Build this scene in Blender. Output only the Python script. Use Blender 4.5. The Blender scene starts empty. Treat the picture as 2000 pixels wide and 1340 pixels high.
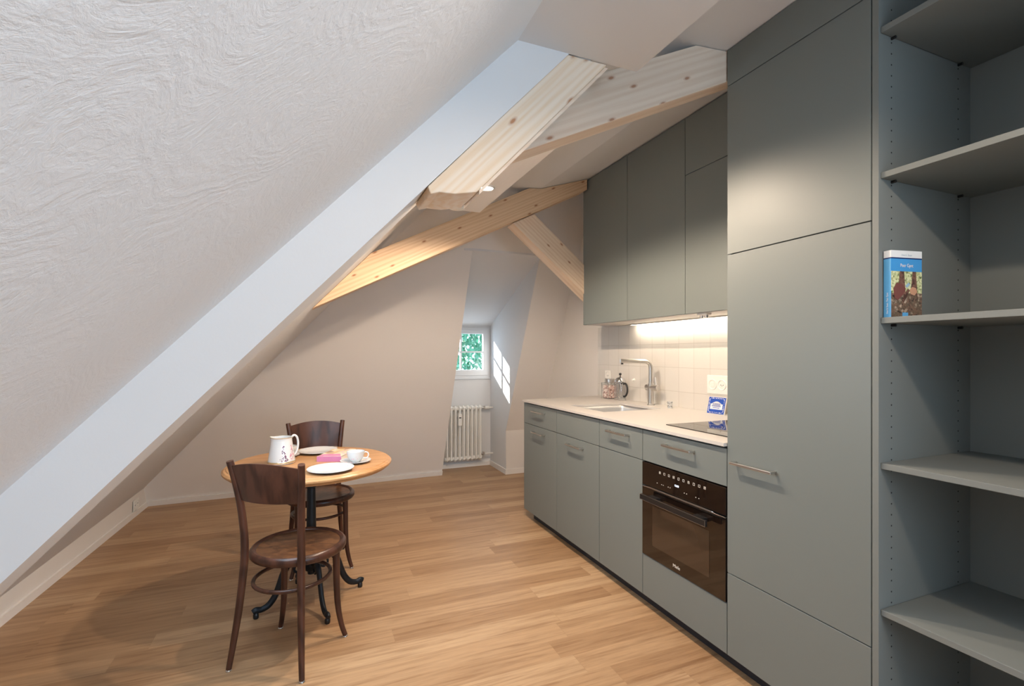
import bpy, bmesh, math, random
from mathutils import Vector, Matrix, Euler
C = bpy.context.scene.collection
SC = bpy.context.scene
R = math.radians
PI = math.pi

# ------------------------------------------------------------------ camera
cam_data = bpy.data.cameras.new('camera')
cam_data.sensor_width = 36.0
cam_data.lens = 36.0 * 950.0 / 2000.0
cam_data.shift_y = 22.0 / 2000.0
cam_data.clip_start = 0.02
cam = bpy.data.objects.new('camera', cam_data)
C.objects.link(cam)
cam.location = (0, 0, 1.3)
cam.rotation_euler = (R(90), 0, -R(22.42))
SC.camera = cam

# ------------------------------------------------------------------ world, sun, light
W = bpy.data.worlds.new('World'); SC.world = W; W.use_nodes = True
bg = W.node_tree.nodes['Background']
bg.inputs[0].default_value = (0.62, 0.80, 1.0, 1)
bg.inputs[1].default_value = 2.3

sun = bpy.data.lights.new('sun', 'SUN'); sun.energy = 14; sun.angle = R(0.6); sun.color = (1, .97, .9)
so = bpy.data.objects.new('sun', sun); C.objects.link(so)
so.rotation_euler = Vector((1, -1.08, -.64)).to_track_quat('-Z', 'Y').to_euler()

def area(name, loc, target, sx, sy, power, color):
    l = bpy.data.lights.new(name, 'AREA'); l.shape = 'RECTANGLE'; l.size = sx; l.size_y = sy
    l.energy = power; l.color = color
    o = bpy.data.objects.new(name, l); C.objects.link(o); o.location = loc
    o.rotation_euler = (Vector(target) - Vector(loc)).to_track_quat('-Z', 'Y').to_euler()
    return o
COOL = (.60, .80, 1.0)
WARM = (1.0, .80, .62)
area('added_daylight_behind', (1.15, -2.32, 1.40), (-.1, 1.0, 1.45), 1.2, 1.3, 18, COOL)  # added cool light behind the camera, from an assumed unseen window
area('added_daylight_right', (2.33, -1.25, 1.35), (-.4, .3, 1.25), 1.2, 1.3, 17, COOL)  # added to brighten the left slope, assumed window out of view
area('added_daylight_slope', (-.225, 1.98, 1.31), (-.225 + 1.055, 1.98, .31), .62, .62, 6.5, (.62, .82, 1.0))  # added cool light for the cabinet fronts, unseen behind the rafter
SPOTS = [(.80, -.9, 1.2), (.88, .25, 2.5), (.88, 1.90, 5.2), (.895, 2.53, 6.0)]
SC.view_settings.view_transform = 'Standard'
SC.view_settings.look = 'None'
SC.view_settings.gamma = 1
SC.view_settings.exposure = 0.62

# ------------------------------------------------------------------ materials
def mat(name, col, rough=.5, metal=0, spec=.5, **kw):
    m = bpy.data.materials.new(name); m.use_nodes = True
    b = m.node_tree.nodes['Principled BSDF']
    b.inputs['Base Color'].default_value = (*col, 1)
    b.inputs['Roughness'].default_value = rough
    b.inputs['Metallic'].default_value = metal
    b.inputs['Specular IOR Level'].default_value = spec
    for k, v in kw.items():
        b.inputs[k.replace('_', ' ')].default_value = v
    return m
def nodes(m):
    nt = m.node_tree
    return nt, nt.nodes, nt.links, nt.nodes['Principled BSDF']
def mixc(nt, fac, a, b, mode='MIX'):
    n = nt.nodes.new('ShaderNodeMix'); n.data_type = 'RGBA'; n.blend_type = mode
    for sock, v in ((n.inputs[0], fac), (n.inputs[6], a), (n.inputs[7], b)):
        if isinstance(v, (int, float)): sock.default_value = v
        elif isinstance(v, tuple): sock.default_value = (*v, 1)
        else: nt.links.new(v, sock)
    return n.outputs[2]
def ramp(nt, fac, stops):
    n = nt.nodes.new('ShaderNodeValToRGB')
    while len(n.color_ramp.elements) < len(stops): n.color_ramp.elements.new(.5)
    for e, (p, c) in zip(n.color_ramp.elements, stops):
        e.position = p; e.color = (*c, 1)
    nt.links.new(fac, n.inputs[0]); return n.outputs[0]
def coords(nt, rot=(0, 0, 0), scale=(1, 1, 1), kind='Object', loc=(0, 0, 0)):
    tc = nt.nodes.new('ShaderNodeTexCoord'); mr = nt.nodes.new('ShaderNodeMapping'); mp = nt.nodes.new('ShaderNodeMapping')
    mr.inputs['Rotation'].default_value = rot; mp.inputs['Scale'].default_value = scale
    mr.inputs['Location'].default_value = loc
    nt.links.new(tc.outputs[kind], mr.inputs[0]); nt.links.new(mr.outputs[0], mp.inputs[0]); return mp.outputs[0]
def noise(nt, vec, scale, detail=4, rough=.5, dist=0):
    n = nt.nodes.new('ShaderNodeTexNoise'); n.inputs['Scale'].default_value = scale
    n.inputs['Detail'].default_value = detail; n.inputs['Roughness'].default_value = rough
    n.inputs['Distortion'].default_value = dist
    nt.links.new(vec, n.inputs['Vector']); return n.outputs[0]
def bump(nt, h, strength, dist=.01):
    n = nt.nodes.new('ShaderNodeBump'); n.inputs['Strength'].default_value = strength
    n.inputs['Distance'].default_value = dist
    nt.links.new(h, n.inputs['Height'])
    nt.links.new(n.outputs[0], nt.nodes['Principled BSDF'].inputs['Normal'])
    return n
def wall_paint(name, col, b=.15, s=60):
    m = mat(name, col, .75, spec=.2); nt = m.node_tree
    v = coords(nt); bump(nt, noise(nt, v, s, 5, .6), b, .004)
    c = mixc(nt, noise(nt, coords(nt), 3, 3), col, tuple(x * .965 for x in col))
    nt.links.new(c, nt.nodes['Principled BSDF'].inputs['Base Color'])
    return m
M = {}
M['wall'] = wall_paint('wall_paint', (.80, .765, .725))
M['white'] = wall_paint('white_paint', (.735, .74, .745), .06, 90)
M['trim'] = mat('trim_paint', (.84, .82, .79), .4)
# hand trowelled plaster
m = mat('trowelled_plaster', (.79, .80, .81), .7, spec=.25); nt = m.node_tree
v = coords(nt, rot=(0, R(46.5), R(20)), scale=(1, 2.2, 1))
cv_ = coords(nt)
nn = nt.nodes.new('ShaderNodeTexNoise'); nn.inputs['Scale'].default_value = 2.6; nn.inputs['Detail'].default_value = 2
nt.links.new(cv_, nn.inputs['Vector'])
va = nt.nodes.new('ShaderNodeVectorMath'); va.operation = 'MULTIPLY_ADD'; va.inputs[1].default_value = (.9, .9, .9)
nt.links.new(nn.outputs['Color'], va.inputs[0]); nt.links.new(cv_, va.inputs[2])
wv = nt.nodes.new('ShaderNodeTexWave'); wv.inputs['Scale'].default_value = 9
wv.inputs['Distortion'].default_value = 7; wv.inputs['Detail'].default_value = 6; wv.inputs['Detail Scale'].default_value = 3.5; wv.inputs['Detail Roughness'].default_value = .7
nt.links.new(va.outputs[0], wv.inputs['Vector'])
n2 = noise(nt, coords(nt, scale=(1, 1, 1)), 70, 6, .65, 1.2)
n3 = noise(nt, va.outputs[0], 16, 7, .65, 1.0)
mx = mixc(nt, .45, n3, n2); mx = mixc(nt, .13, mx, wv.outputs[0])
bump(nt, mx, .42, .007)
M['plaster'] = m

# oak plank floor
m = mat('oak_planks', (.5, .3, .15), .38, spec=.4); nt, N, L, P = nodes(m)
tc = N.new('ShaderNodeTexCoord')
br = N.new('ShaderNodeTexBrick'); br.offset = .37; br.offset_frequency = 2
br.inputs['Scale'].default_value = 1; br.inputs['Brick Width'].default_value = 1.15
br.inputs['Row Height'].default_value = .125; br.inputs['Mortar Size'].default_value = .0006
br.inputs['Mortar Smooth'].default_value = .2
br.inputs['Color1'].default_value = (0, 0, 0, 1); br.inputs['Color2'].default_value = (1, 1, 1, 1)
br.inputs['Mortar'].default_value = (.35, .35, .35, 1)
mp = N.new('ShaderNodeMapping'); mp.inputs['Location'].default_value = (.35, .03, 0)
L.new(tc.outputs['Object'], mp.inputs[0])
# shuffle the plank joints from row to row
sx = N.new('ShaderNodeSeparateXYZ'); L.new(mp.outputs[0], sx.inputs[0])
dv = N.new('ShaderNodeMath'); dv.operation = 'DIVIDE'; dv.inputs[1].default_value = .125; L.new(sx.outputs[1], dv.inputs[0])
fl = N.new('ShaderNodeMath'); fl.operation = 'FLOOR'; L.new(dv.outputs[0], fl.inputs[0])
wn = N.new('ShaderNodeTexWhiteNoise'); wn.noise_dimensions = '1D'; L.new(fl.outputs[0], wn.inputs['W'])
ad = N.new('ShaderNodeMath'); ad.operation = 'ADD'; L.new(sx.outputs[0], ad.inputs[0]); L.new(wn.outputs[0], ad.inputs[1])
cx = N.new('ShaderNodeCombineXYZ'); L.new(ad.outputs[0], cx.inputs[0]); L.new(sx.outputs[1], cx.inputs[1])
L.new(cx.outputs[0], br.inputs['Vector'])
grain_v = N.new('ShaderNodeMapping'); grain_v.inputs['Scale'].default_value = (1.2, 22, 1); L.new(cx.outputs[0], grain_v.inputs[0])
# per plank offset of the grain
off = N.new('ShaderNodeVectorMath'); off.operation = 'MULTIPLY_ADD'
L.new(br.outputs['Color'], off.inputs[0]); off.inputs[1].default_value = (7, 13, 5); L.new(grain_v.outputs[0], off.inputs[2])
g1 = noise(nt, off.outputs[0], 2.2, 7, .62, .6)
g2 = noise(nt, off.outputs[0], 9, 4, .6, .2)
base = ramp(nt, br.outputs['Color'], [(0, (.36, .215, .115)), (.4, (.43, .27, .15)), (.75, (.47, .305, .175)), (1, (.53, .36, .215))])
gr = ramp(nt, g1, [(.3, (.60, .50, .42)), (.5, (.95, .93, .9)), (.68, (1.12, 1.1, 1.06))])
c = mixc(nt, .85, base, gr, 'MULTIPLY')
gr2 = ramp(nt, g2, [(.3, (.82, .78, .74)), (.6, (1, 1, 1))])
c = mixc(nt, .5, c, gr2, 'MULTIPLY')
mo = N.new('ShaderNodeMath'); mo.operation = 'MULTIPLY'; mo.inputs[1].default_value = .35; L.new(br.outputs['Fac'], mo.inputs[0])
c = mixc(nt, mo.outputs[0], c, (.2, .11, .05))
L.new(c, P.inputs['Base Color'])
bump(nt, g1, .04, .003)
M['floor'] = m

def wood(name, light, dark, rot=(0, 0, 0), stretch=(1.0, 26, 26), knots=True, rough=.5, s=1.0, amt=.75):
    m = mat(name, light, rough, spec=.35); nt, N, L, P = nodes(m)
    v = coords(nt, rot=rot, scale=stretch)
    warp = noise(nt, coords(nt, rot=rot, scale=(1.6, 4, 4)), 2.0 * s, 2)
    n = noise(nt, v, 1.6 * s, 6, .6, .7)
    wv = N.new('ShaderNodeTexWave'); wv.bands_direction = 'Z'; wv.inputs['Scale'].default_value = .35 * s
    wv.inputs['Distortion'].default_value = 14; wv.inputs['Detail'].default_value = 3; wv.inputs['Detail Scale'].default_value = .8
    L.new(v, wv.inputs['Vector'])
    f = mixc(nt, .30, n, wv.outputs[0])
    c = mixc(nt, amt, light, ramp(nt, f, [(.25, dark), (.6, light), (.85, tuple(min(1, x * 1.07) for x in light))]))
    if knots:
        vo = N.new('ShaderNodeTexVoronoi'); vo.inputs['Scale'].default_value = 1.0
        vo.voronoi_dimensions = '2D'; sp_ = N.new('ShaderNodeSeparateXYZ'); cb = N.new('ShaderNodeCombineXYZ')
        L.new(coords(nt, rot=rot, scale=(3.6, 1, 9)), sp_.inputs[0]); L.new(sp_.outputs[0], cb.inputs[0]); L.new(sp_.outputs[2], cb.inputs[1])
        L.new(cb.outputs[0], vo.inputs['Vector'])
        k = ramp(nt, vo.outputs['Distance'], [(.03, (1, 1, 1)), (.05, (.45, .45, .45)), (.085, (0, 0, 0))])
        ge = N.new('ShaderNodeNewGeometry'); sn = N.new('ShaderNodeSeparateXYZ'); L.new(ge.outputs['True Normal'], sn.inputs[0])
        ab_ = N.new('ShaderNodeMath'); ab_.operation = 'ABSOLUTE'; L.new(sn.outputs[1], ab_.inputs[0])
        k = mixc(nt, 1.0, k, ab_.outputs[0], 'MULTIPLY')
        c = mixc(nt, k, c, tuple(x * y for x, y in zip(dark, (.62, .42, .34))))
    L.new(c, P.inputs['Base Color'])
    bump(nt, f, .06, .002)
    return m
M['beam1'] = wood('pale_spruce', (.84, .71, .58), (.74, .58, .44), rot=(0, R(25.2), 0), s=1.3)
M['beam2'] = wood('old_spruce', (.74, .53, .34), (.60, .38, .22), rot=(0, R(26.7), 0), s=1.3)
M['beam3'] = wood('brace_spruce', (.80, .64, .48), (.68, .49, .33), rot=(0, R(-39.4), 0), s=1.3)
M['strut'] = wood('rafter_spruce', (.82, .70, .57), (.76, .56, .36), rot=(0, R(46.5), 0), s=1.6)
M['walnut'] = wood('dark_bentwood', (.078, .031, .019), (.030, .013, .009), stretch=(8, 8, 1.5), knots=False, rough=.3, s=3, amt=.9)
M['seatwood'] = wood('embossed_seat_wood', (.135, .060, .026), (.045, .019, .010), stretch=(4, 8, 4), knots=False, rough=.33, s=6, amt=.9)
M['oaktop'] = wood('honey_oak', (.50, .27, .12), (.38, .18, .065), stretch=(2, 16, 4), knots=False, rough=.33, s=2)
M['iron'] = mat('cast_iron', (.022, .026, .032), .42, .6)
M['sage'] = mat('sage_lacquer', (.182, .204, .196), .44, spec=.45)
M['sage_in'] = mat('sage_carcass', (.200, .215, .205), .5, spec=.35)
M['gap'] = mat('shadow_gap_black', (.012, .012, .014), .8)
M['plinth'] = mat('plinth_black', (.02, .022, .03), .35)
M['steel'] = mat('brushed_steel', (.62, .60, .57), .3, 1)
M['sinksteel'] = mat('sink_steel', (.72, .72, .72), .42, 1)
M['chrome'] = mat('chrome', (.75, .75, .76), .08, 1)
M['counter'] = mat('cream_composite', (.58, .55, .515), .45, spec=.4)
M['hob'] = mat('hob_glass', (.012, .011, .011), .03, spec=.9)
M['ovenglass'] = mat('oven_glass', (.012, .007, .005), .05, spec=.8)
M['ovenwin'] = mat('oven_window', (.045, .028, .018), .06, spec=.8)
M['print'] = mat('oven_print', (.75, .72, .66), .5)
M['print2'] = mat('oven_dim_print', (.30, .26, .22), .5)
M['black'] = mat('black_plastic', (.012, .012, .013), .35)
M['plastic'] = mat('white_plastic', (.82, .80, .75), .3)
M['hole'] = mat('drill_hole', (.02, .02, .02), .9)
M['porc'] = mat('porcelain', (.64, .64, .63), .14, spec=.6)
M['porcgold'] = mat('gilt_rim', (.75, .65, .42), .2, .8)
M['porcin'] = mat('jug_inside', (.78, .76, .70), .3)
M['flower_purple'] = mat('flower_print_purple', (.16, .06, .13), .3)
M['flower_pink'] = mat('flower_print_pink', (.62, .22, .32), .3)
M['flower_blue'] = mat('flower_print_blue', (.20, .28, .50), .3)
M['flower_green'] = mat('leaf_print_green', (.35, .40, .22), .3)
M['rad'] = mat('radiator_enamel', (.83, .81, .76), .3)
M['winpaint'] = mat('window_paint', (.78, .80, .82), .35)
M['pink'] = mat('pink_spine', (.58, .20, .36), .45)
M['paper'] = mat('paper', (.85, .82, .76), .8)
M['bookblue'] = mat('book_blue', (.07, .34, .72), .25)
M['bookspine'] = mat('book_spine_blue', (.12, .42, .75), .25)
M['navy'] = mat('book_navy', (.01, .03, .14), .3)
M['bookwhite'] = mat('book_white', (.85, .86, .86), .25)
M['greytext'] = mat('pale_grey_text', (.58, .66, .72), .4)
M['delft'] = mat('delft_blue', (.03, .09, .42), .15)
M['delftwhite'] = mat('delft_white', (.82, .84, .86), .12)
M['glass'] = mat('clear_glass', (1, 1, 1), .0, Transmission_Weight=1.0)
M['sugar'] = mat('jar_sweets', (.62, .47, .42), .6)
nt, N, L, P = nodes(M['sugar'])
vo = N.new('ShaderNodeTexVoronoi'); vo.inputs['Scale'].default_value = 90; L.new(coords(nt), vo.inputs['Vector'])
L.new(ramp(nt, vo.outputs['Color'], [(.1, (.22, .12, .10)), (.45, (.66, .42, .36)), (.8, (.86, .80, .74))]), P.inputs['Base Color'])
M['led'] = mat('led_strip', (1, 1, 1), .5, Emission_Color=(1, .86, .68, 1), Emission_Strength=4)
M['lampglow'] = mat('lamp_lens', (1, 1, 1), .5, Emission_Color=(1, .85, .65, 1), Emission_Strength=25)
M['skyglow'] = mat('added_glow_panel', (.8, .9, 1), .2, Emission_Color=(.62, .82, 1, 1), Emission_Strength=1.5)  # emissive panel standing in for sky, the slope behind it is closed
M['display'] = mat('clock_digits', (.6, .7, .9), .5, Emission_Color=(.7, .8, 1, 1), Emission_Strength=1.5)
# thin window glass that lets light pass
m = bpy.data.materials.new('window_glass'); m.use_nodes = True; nt = m.node_tree; N = nt.nodes; L = nt.links
N.remove(N['Principled BSDF']); tr = N.new('ShaderNodeBsdfTransparent'); gl = N.new('ShaderNodeBsdfGlossy'); gl.inputs['Roughness'].default_value = 0
ms = N.new('ShaderNodeMixShader'); ms.inputs[0].default_value = .05
L.new(tr.outputs[0], ms.inputs[1]); L.new(gl.outputs[0], ms.inputs[2]); L.new(ms.outputs[0], N['Material Output'].inputs[0])
M['pane'] = m
m = m.copy(); m.name = 'thin_clear_glass'; m.node_tree.nodes[ms.name].inputs[0].default_value = .13; M['glass'] = m
# leaves outside
m = bpy.data.materials.new('leaves'); m.use_nodes = True; nt = m.node_tree; N = nt.nodes; L = nt.links
P = N['Principled BSDF']; P.inputs['Roughness'].default_value = .5
tl = N.new('ShaderNodeBsdfTranslucent'); ms = N.new('ShaderNodeMixShader'); ms.inputs[0].default_value = .45
cc = ramp(nt, noise(nt, coords(nt), 7, 2), [(.3, (.04, .18, .11)), (.5, (.10, .34, .22)), (.72, (.28, .55, .42))])
L.new(cc, P.inputs['Base Color']); L.new(cc, tl.inputs[0])
L.new(P.outputs[0], ms.inputs[1]); L.new(tl.outputs[0], ms.inputs[2]); L.new(ms.outputs[0], N['Material Output'].inputs[0])
M['leaf'] = m
# glazed tile splashback: square tiles laid in rows
m = mat('glazed_tiles', (.78, .74, .67), .18, spec=.5); nt, N, L, P = nodes(m)
tc = N.new('ShaderNodeTexCoord'); sx = N.new('ShaderNodeSeparateXYZ'); L.new(tc.outputs['Object'], sx.inputs[0])
cx = N.new('ShaderNodeCombineXYZ')
a1 = N.new('ShaderNodeMath'); a1.operation = 'ADD'; a1.inputs[1].default_value = -3.23 + 10 * .1425; L.new(sx.outputs[1], a1.inputs[0])
a2 = N.new('ShaderNodeMath'); a2.operation = 'ADD'; a2.inputs[1].default_value = -1.042 + 10 * .165; L.new(sx.outputs[2], a2.inputs[0])
L.new(a1.outputs[0], cx.inputs[0]); L.new(a2.outputs[0], cx.inputs[1])
br = N.new('ShaderNodeTexBrick'); br.offset = 0; br.inputs['Scale'].default_value = 1
br.inputs['Brick Width'].default_value = .1425; br.inputs['Row Height'].default_value = .165
br.inputs['Mortar Size'].default_value = .0016; br.inputs['Mortar Smooth'].default_value = .3
br.inputs['Color1'].default_value = (.68, .65, .60, 1); br.inputs['Color2'].default_value = (.64, .61, .56, 1)
br.inputs['Mortar'].default_value = (.50, .46, .41, 1)
L.new(cx.outputs[0], br.inputs['Vector']); L.new(br.outputs['Color'], P.inputs['Base Color'])
inv = N.new('ShaderNodeMath'); inv.operation = 'SUBTRACT'; inv.inputs[0].default_value = 1; L.new(br.outputs['Fac'], inv.inputs[1])
hb = mixc(nt, .10, inv.outputs[0], noise(nt, tc.outputs['Object'], 9, 2))
bump(nt, hb, .35, .002)
M['tiles'] = m
# magazine / cover picture with blotches
def blotch(name, stops, scale=30):
    m = mat(name, (.5, .5, .5), .3); nt, N, L, P = nodes(m)
    v = coords(nt); vo = N.new('ShaderNodeTexVoronoi'); vo.inputs['Scale'].default_value = scale; L.new(v, vo.inputs['Vector'])
    f = mixc(nt, .5, vo.outputs['Color'], noise(nt, v, scale * .6, 4))
    L.new(ramp(nt, f, stops), P.inputs['Base Color']); return m
M['magazine'] = blotch('paperback_cover', [(.3, (.28, .14, .16)), (.45, (.75, .55, .25)), (.55, (.80, .68, .50)), (.68, (.78, .50, .48))], 22)
M['cov_leaf'] = blotch('cover_foliage', [(.3, (.12, .16, .06)), (.45, (.60, .62, .30)), (.6, (.80, .80, .50)), (.75, (.45, .52, .25))], 160)
M['cov_ground'] = blotch('cover_ground', [(.3, (.04, .03, .025)), (.45, (.22, .13, .09)), (.58, (.12, .09, .06)), (.72, (.5, .38, .28))], 140)
M['cov_trunk'] = blotch('cover_trunk', [(.35, (.08, .04, .03)), (.6, (.22, .11, .08))], 120)
M['cov_coat'] = mat('cover_coat', (.20, .07, .06), .3)
M['cov_skin'] = mat('cover_skin', (.62, .33, .20), .3)
M['cov_page'] = mat('cover_page', (.35, .52, .66), .3)

# ------------------------------------------------------------------ mesh helpers
def bm_new(): return bmesh.new()
def link(name, bm, m, parent=None, smooth=False, bevel=0, seg=2):
    me = bpy.data.meshes.new(name)
    bmesh.ops.recalc_face_normals(bm, faces=bm.faces)
    bm.to_mesh(me); bm.free()
    for x in (m if isinstance(m, (list, tuple)) else [m]): me.materials.append(x)
    o = bpy.data.objects.new(name, me); C.objects.link(o)
    if parent: o.parent = parent
    if smooth:
        for p in me.polygons: p.use_smooth = True
        me.set_sharp_from_angle(angle=R(42))
    if bevel:
        b = o.modifiers.new('bevel', 'BEVEL'); b.width = bevel; b.segments = seg; b.limit_method = 'ANGLE'
    return o
def tag(o, label=None, cat=None, group=None, kind=None):
    if label: o['label'] = label
    if cat: o['category'] = cat
    if group: o['group'] = group
    if kind: o['kind'] = kind
    return o
def thing(name, label, cat, loc=(0, 0, 0), rz=0, group=None):
    o = bpy.data.objects.new(name, None); C.objects.link(o); o.location = loc; o.rotation_euler = (0, 0, rz)
    o.empty_display_size = .05
    return tag(o, label, cat, group)
def box(bm, x0, x1, y0, y1, z0, z1, mi=0):
    vs = [bm.verts.new((x, y, z)) for x in (x0, x1) for y in (y0, y1) for z in (z0, z1)]
    for f in ((0, 1, 3, 2), (4, 6, 7, 5), (0, 4, 5, 1), (2, 3, 7, 6), (0, 2, 6, 4), (1, 5, 7, 3)):
        fc = bm.faces.new([vs[i] for i in f]); fc.material_index = mi
    return vs
def prism(bm, pts, off, mi=0):
    off = Vector(off); a = [bm.verts.new(p) for p in pts]; b = [bm.verts.new(Vector(p) + off) for p in pts]
    n = len(pts)
    fs = [bm.faces.new(a), bm.faces.new(b[::-1])]
    for i in range(n): fs.append(bm.faces.new((a[i], b[i], b[(i + 1) % n], a[(i + 1) % n])))
    for f in fs: f.material_index = mi
def lathe(bm, prof, n=48, c=(0, 0, 0), mi=0, axis='Z', closed=False):
    rings = []
    for r, z in prof:
        ring = []
        for i in range(n):
            a = 2 * PI * i / n
            p = (r * math.cos(a), r * math.sin(a), z)
            if axis == 'X': p = (p[2], p[0], p[1])
            if axis == 'Y': p = (p[0], p[2], p[1])
            ring.append(bm.verts.new((p[0] + c[0], p[1] + c[1], p[2] + c[2])))
        rings.append(ring)
    k = len(rings)
    for j in range(k if closed else k - 1):
        r0, r1 = rings[j], rings[(j + 1) % k]
        for i in range(n):
            f = bm.faces.new((r0[i], r0[(i + 1) % n], r1[(i + 1) % n], r1[i])); f.material_index = mi
    if not closed:
        for ring in (rings[0], rings[-1]):
            f = bm.faces.new(ring); f.material_index = mi
def catmull(pts, sub=6, closed=False):
    pts = [Vector(p) for p in pts]; n = len(pts); out = []
    rng = range(n if closed else n - 1)
    for i in rng:
        g = lambda k: pts[k % n] if closed else pts[max(0, min(n - 1, k))]
        p0, p1, p2, p3 = g(i - 1), g(i), g(i + 1), g(i + 2)
        for s in range(sub):
            t = s / sub
            out.append(.5 * ((2 * p1) + (p2 - p0) * t + (2 * p0 - 5 * p1 + 4 * p2 - p3) * t * t + (3 * p1 - p0 - 3 * p2 + p3) * t ** 3))
    if not closed: out.append(pts[-1])
    return out
def tube(bm, pts, rad, n=10, closed=False, mi=0, flat=(1, 1), up=None):
    pts = [Vector(p) for p in pts]; k = len(pts)
    rads = rad if isinstance(rad, (list, tuple)) else [rad] * k
    if len(rads) != k:
        q = []
        for i in range(k):
            t = i / (k - 1) * (len(rads) - 1); a = int(min(t, len(rads) - 2)); q.append(rads[a] + (rads[a + 1] - rads[a]) * (t - a))
        rads = q
    rings = []; prev = None
    for i in range(k):
        if closed: d = pts[(i + 1) % k] - pts[i - 1]
        else: d = pts[min(i + 1, k - 1)] - pts[max(i - 1, 0)]
        d.normalize()
        if up is not None:
            u = Vector(up) - d * Vector(up).dot(d)
        elif prev is None:
            u = Vector((0, 0, 1)) if abs(d.z) < .9 else Vector((1, 0, 0)); u = u - d * u.dot(d)
        else: u = prev - d * prev.dot(d)
        u.normalize(); prev = u; w = d.cross(u)
        rings.append([bm.verts.new(pts[i] + (u * math.cos(2 * PI * j / n) * flat[0] + w * math.sin(2 * PI * j / n) * flat[1]) * rads[i]) for j in range(n)])
    for i in range(k if closed else k - 1):
        a, b = rings[i], rings[(i + 1) % k]
        for j in range(n):
            f = bm.faces.new((a[j], a[(j + 1) % n], b[(j + 1) % n], b[j])); f.material_index = mi
    if not closed:
        bm.faces.new(rings[0]).material_index = mi; bm.faces.new(rings[-1]).material_index = mi
def text(name, s, size, m, parent, loc, rot, extrude=.0004, align='LEFT', sx=1):
    cu = bpy.data.curves.new('t', 'FONT'); cu.body = s; cu.size = size; cu.extrude = extrude; cu.align_x = align
    t = bpy.data.objects.new('t', cu); C.objects.link(t)
    dg = bpy.context.evaluated_depsgraph_get()
    me = bpy.data.meshes.new_from_object(t.evaluated_get(dg)); bpy.data.objects.remove(t); bpy.data.curves.remove(cu)
    me.name = name; me.materials.clear(); me.materials.append(m)
    o = bpy.data.objects.new(name, me); C.objects.link(o); o.parent = parent; o.location = loc; o.rotation_euler = rot; o.scale = (sx, 1, 1)
    return o
def dup(root, loc, rz, label, group=None):
    r = root.copy(); C.objects.link(r); r.location = loc; r.rotation_euler = (0, 0, rz); r['label'] = label
    if group: r['group'] = group
    for ch in list(root.children):
        c = ch.copy(); C.objects.link(c); c.parent = r
        for g in list(ch.children):
            d = g.copy(); C.objects.link(d); d.parent = c
    return r
def struct(name, bm, m, parent=None, **k):
    o = link(name, bm, m, parent, **k)
    if not parent: o['kind'] = 'structure'
    return o

# ------------------------------------------------------------------ room shell
YB, XR = -2.35, 2.35
SL = 1.055
cY = lambda y: 1.63 - .0226 * (y - 1.3)               # left roof slope: z = cY + SL*x
XK = lambda y: -1.299 - .041 * (5.04 - y)             # foot of the low left wall
ZB = .4923
Yb = lambda x: 5.134 - .035 * max(0, 1.306 - x)       # foot of the leaning back wall

b = bm_new(); box(b, -1.8, 2.45, YB - .1, 5.6, -.1, 0); struct('floor', b, M['floor'])
b = bm_new(); prism(b, [(XK(YB - .1), YB - .1, 0), (XK(5.2), 5.2, 0), (XK(5.2), 5.2, .22), (XK(YB - .1), YB - .1, .22)], (-.08, 0, 0))
struct('wall_left', b, M['wall'])
def sl(x, y): return (x, y, cY(y) + SL * x)
b = bm_new(); prism(b, [sl(-1.62, YB - .1), sl(.9, YB - .1), sl(.9, 5.3), sl(-1.62, 5.3)], (-.08, 0, .08))
struct('ceiling', b, M['plaster'])
CR = 1.6
def cz(x): return 2.417 + .083 * x if x < CR else 2.417 + .083 * CR + .313 * (x - CR)
b = bm_new(); prism(b, [(.55, YB - .1, cz(.55)), (CR, YB - .1, cz(CR)), (2.45, YB - .1, cz(2.45)), (2.45, YB - .1, cz(2.45) + .1), (.55, YB - .1, cz(.55) + .3)], (0, 4.4 - YB, 0))
struct('ceiling', b, M['white'])
b = bm_new(); prism(b, [(.53, YB, 2.22), (.98, YB, 2.22), (.98, YB, cz(.98) + .01), (.7, YB, cz(.7) + .01), (.53, YB, 2.25)], (0, 1.31 - YB, 0))
struct('ceiling', b, M['white'])
b = bm_new(); prism(b, [(.56, 1.642, 2.22), (1.01, 1.642, 2.22), (1.01, 1.642, cz(1.01) + .01), (.75, 1.642, cz(.75) + .01), (.56, 1.642, 2.25)], (0, 3.0 - 1.642, 0))
struct('ceiling', b, M['wall'])
b = bm_new(); box(b, XR, XR + .1, -.60, 5.3, 0, 2.95); box(b, XR, XR + .1, YB - .1, -1.90, 0, 2.95); box(b, XR, XR + .1, -1.90, -.60, 0, .7); box(b, XR, XR + .1, -1.90, -.60, 2.02, 2.95)  # opening added for the assumed daylight from the right
struct('wall_right', b, M['wall'])
# leaning back wall with the dormer recess left open
def bw(x, z): return (x, Yb(x) - ZB * z, z)
NL, NR, NT = 1.30, 1.951, 2.20
b = bm_new()
off = (0, .1, .045)
prism(b, [bw(-1.6, 0), bw(1.298, 0), bw(1.298, NT), bw(1.298, 3.0), bw(-1.6, 3.0)], off)
prism(b, [bw(1.298, NT), bw(2.45, NT), bw(2.45, 3.0), bw(1.298, 3.0)], off)
prism(b, [bw(NR + .002, .47), bw(2.45, .47), bw(2.45, NT), bw(NR + .002, NT)], off)
struct('wall_back', b, M['wall'])
b = bm_new(); prism(b, [(NR + .002, 4.895, 0), (2.35, 4.895, 0), (2.35, 4.903, .47), (NR + .002, 4.903, .47)], (0, .1, 0))
struct('wall_back_low', b, M['wall'])
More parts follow.
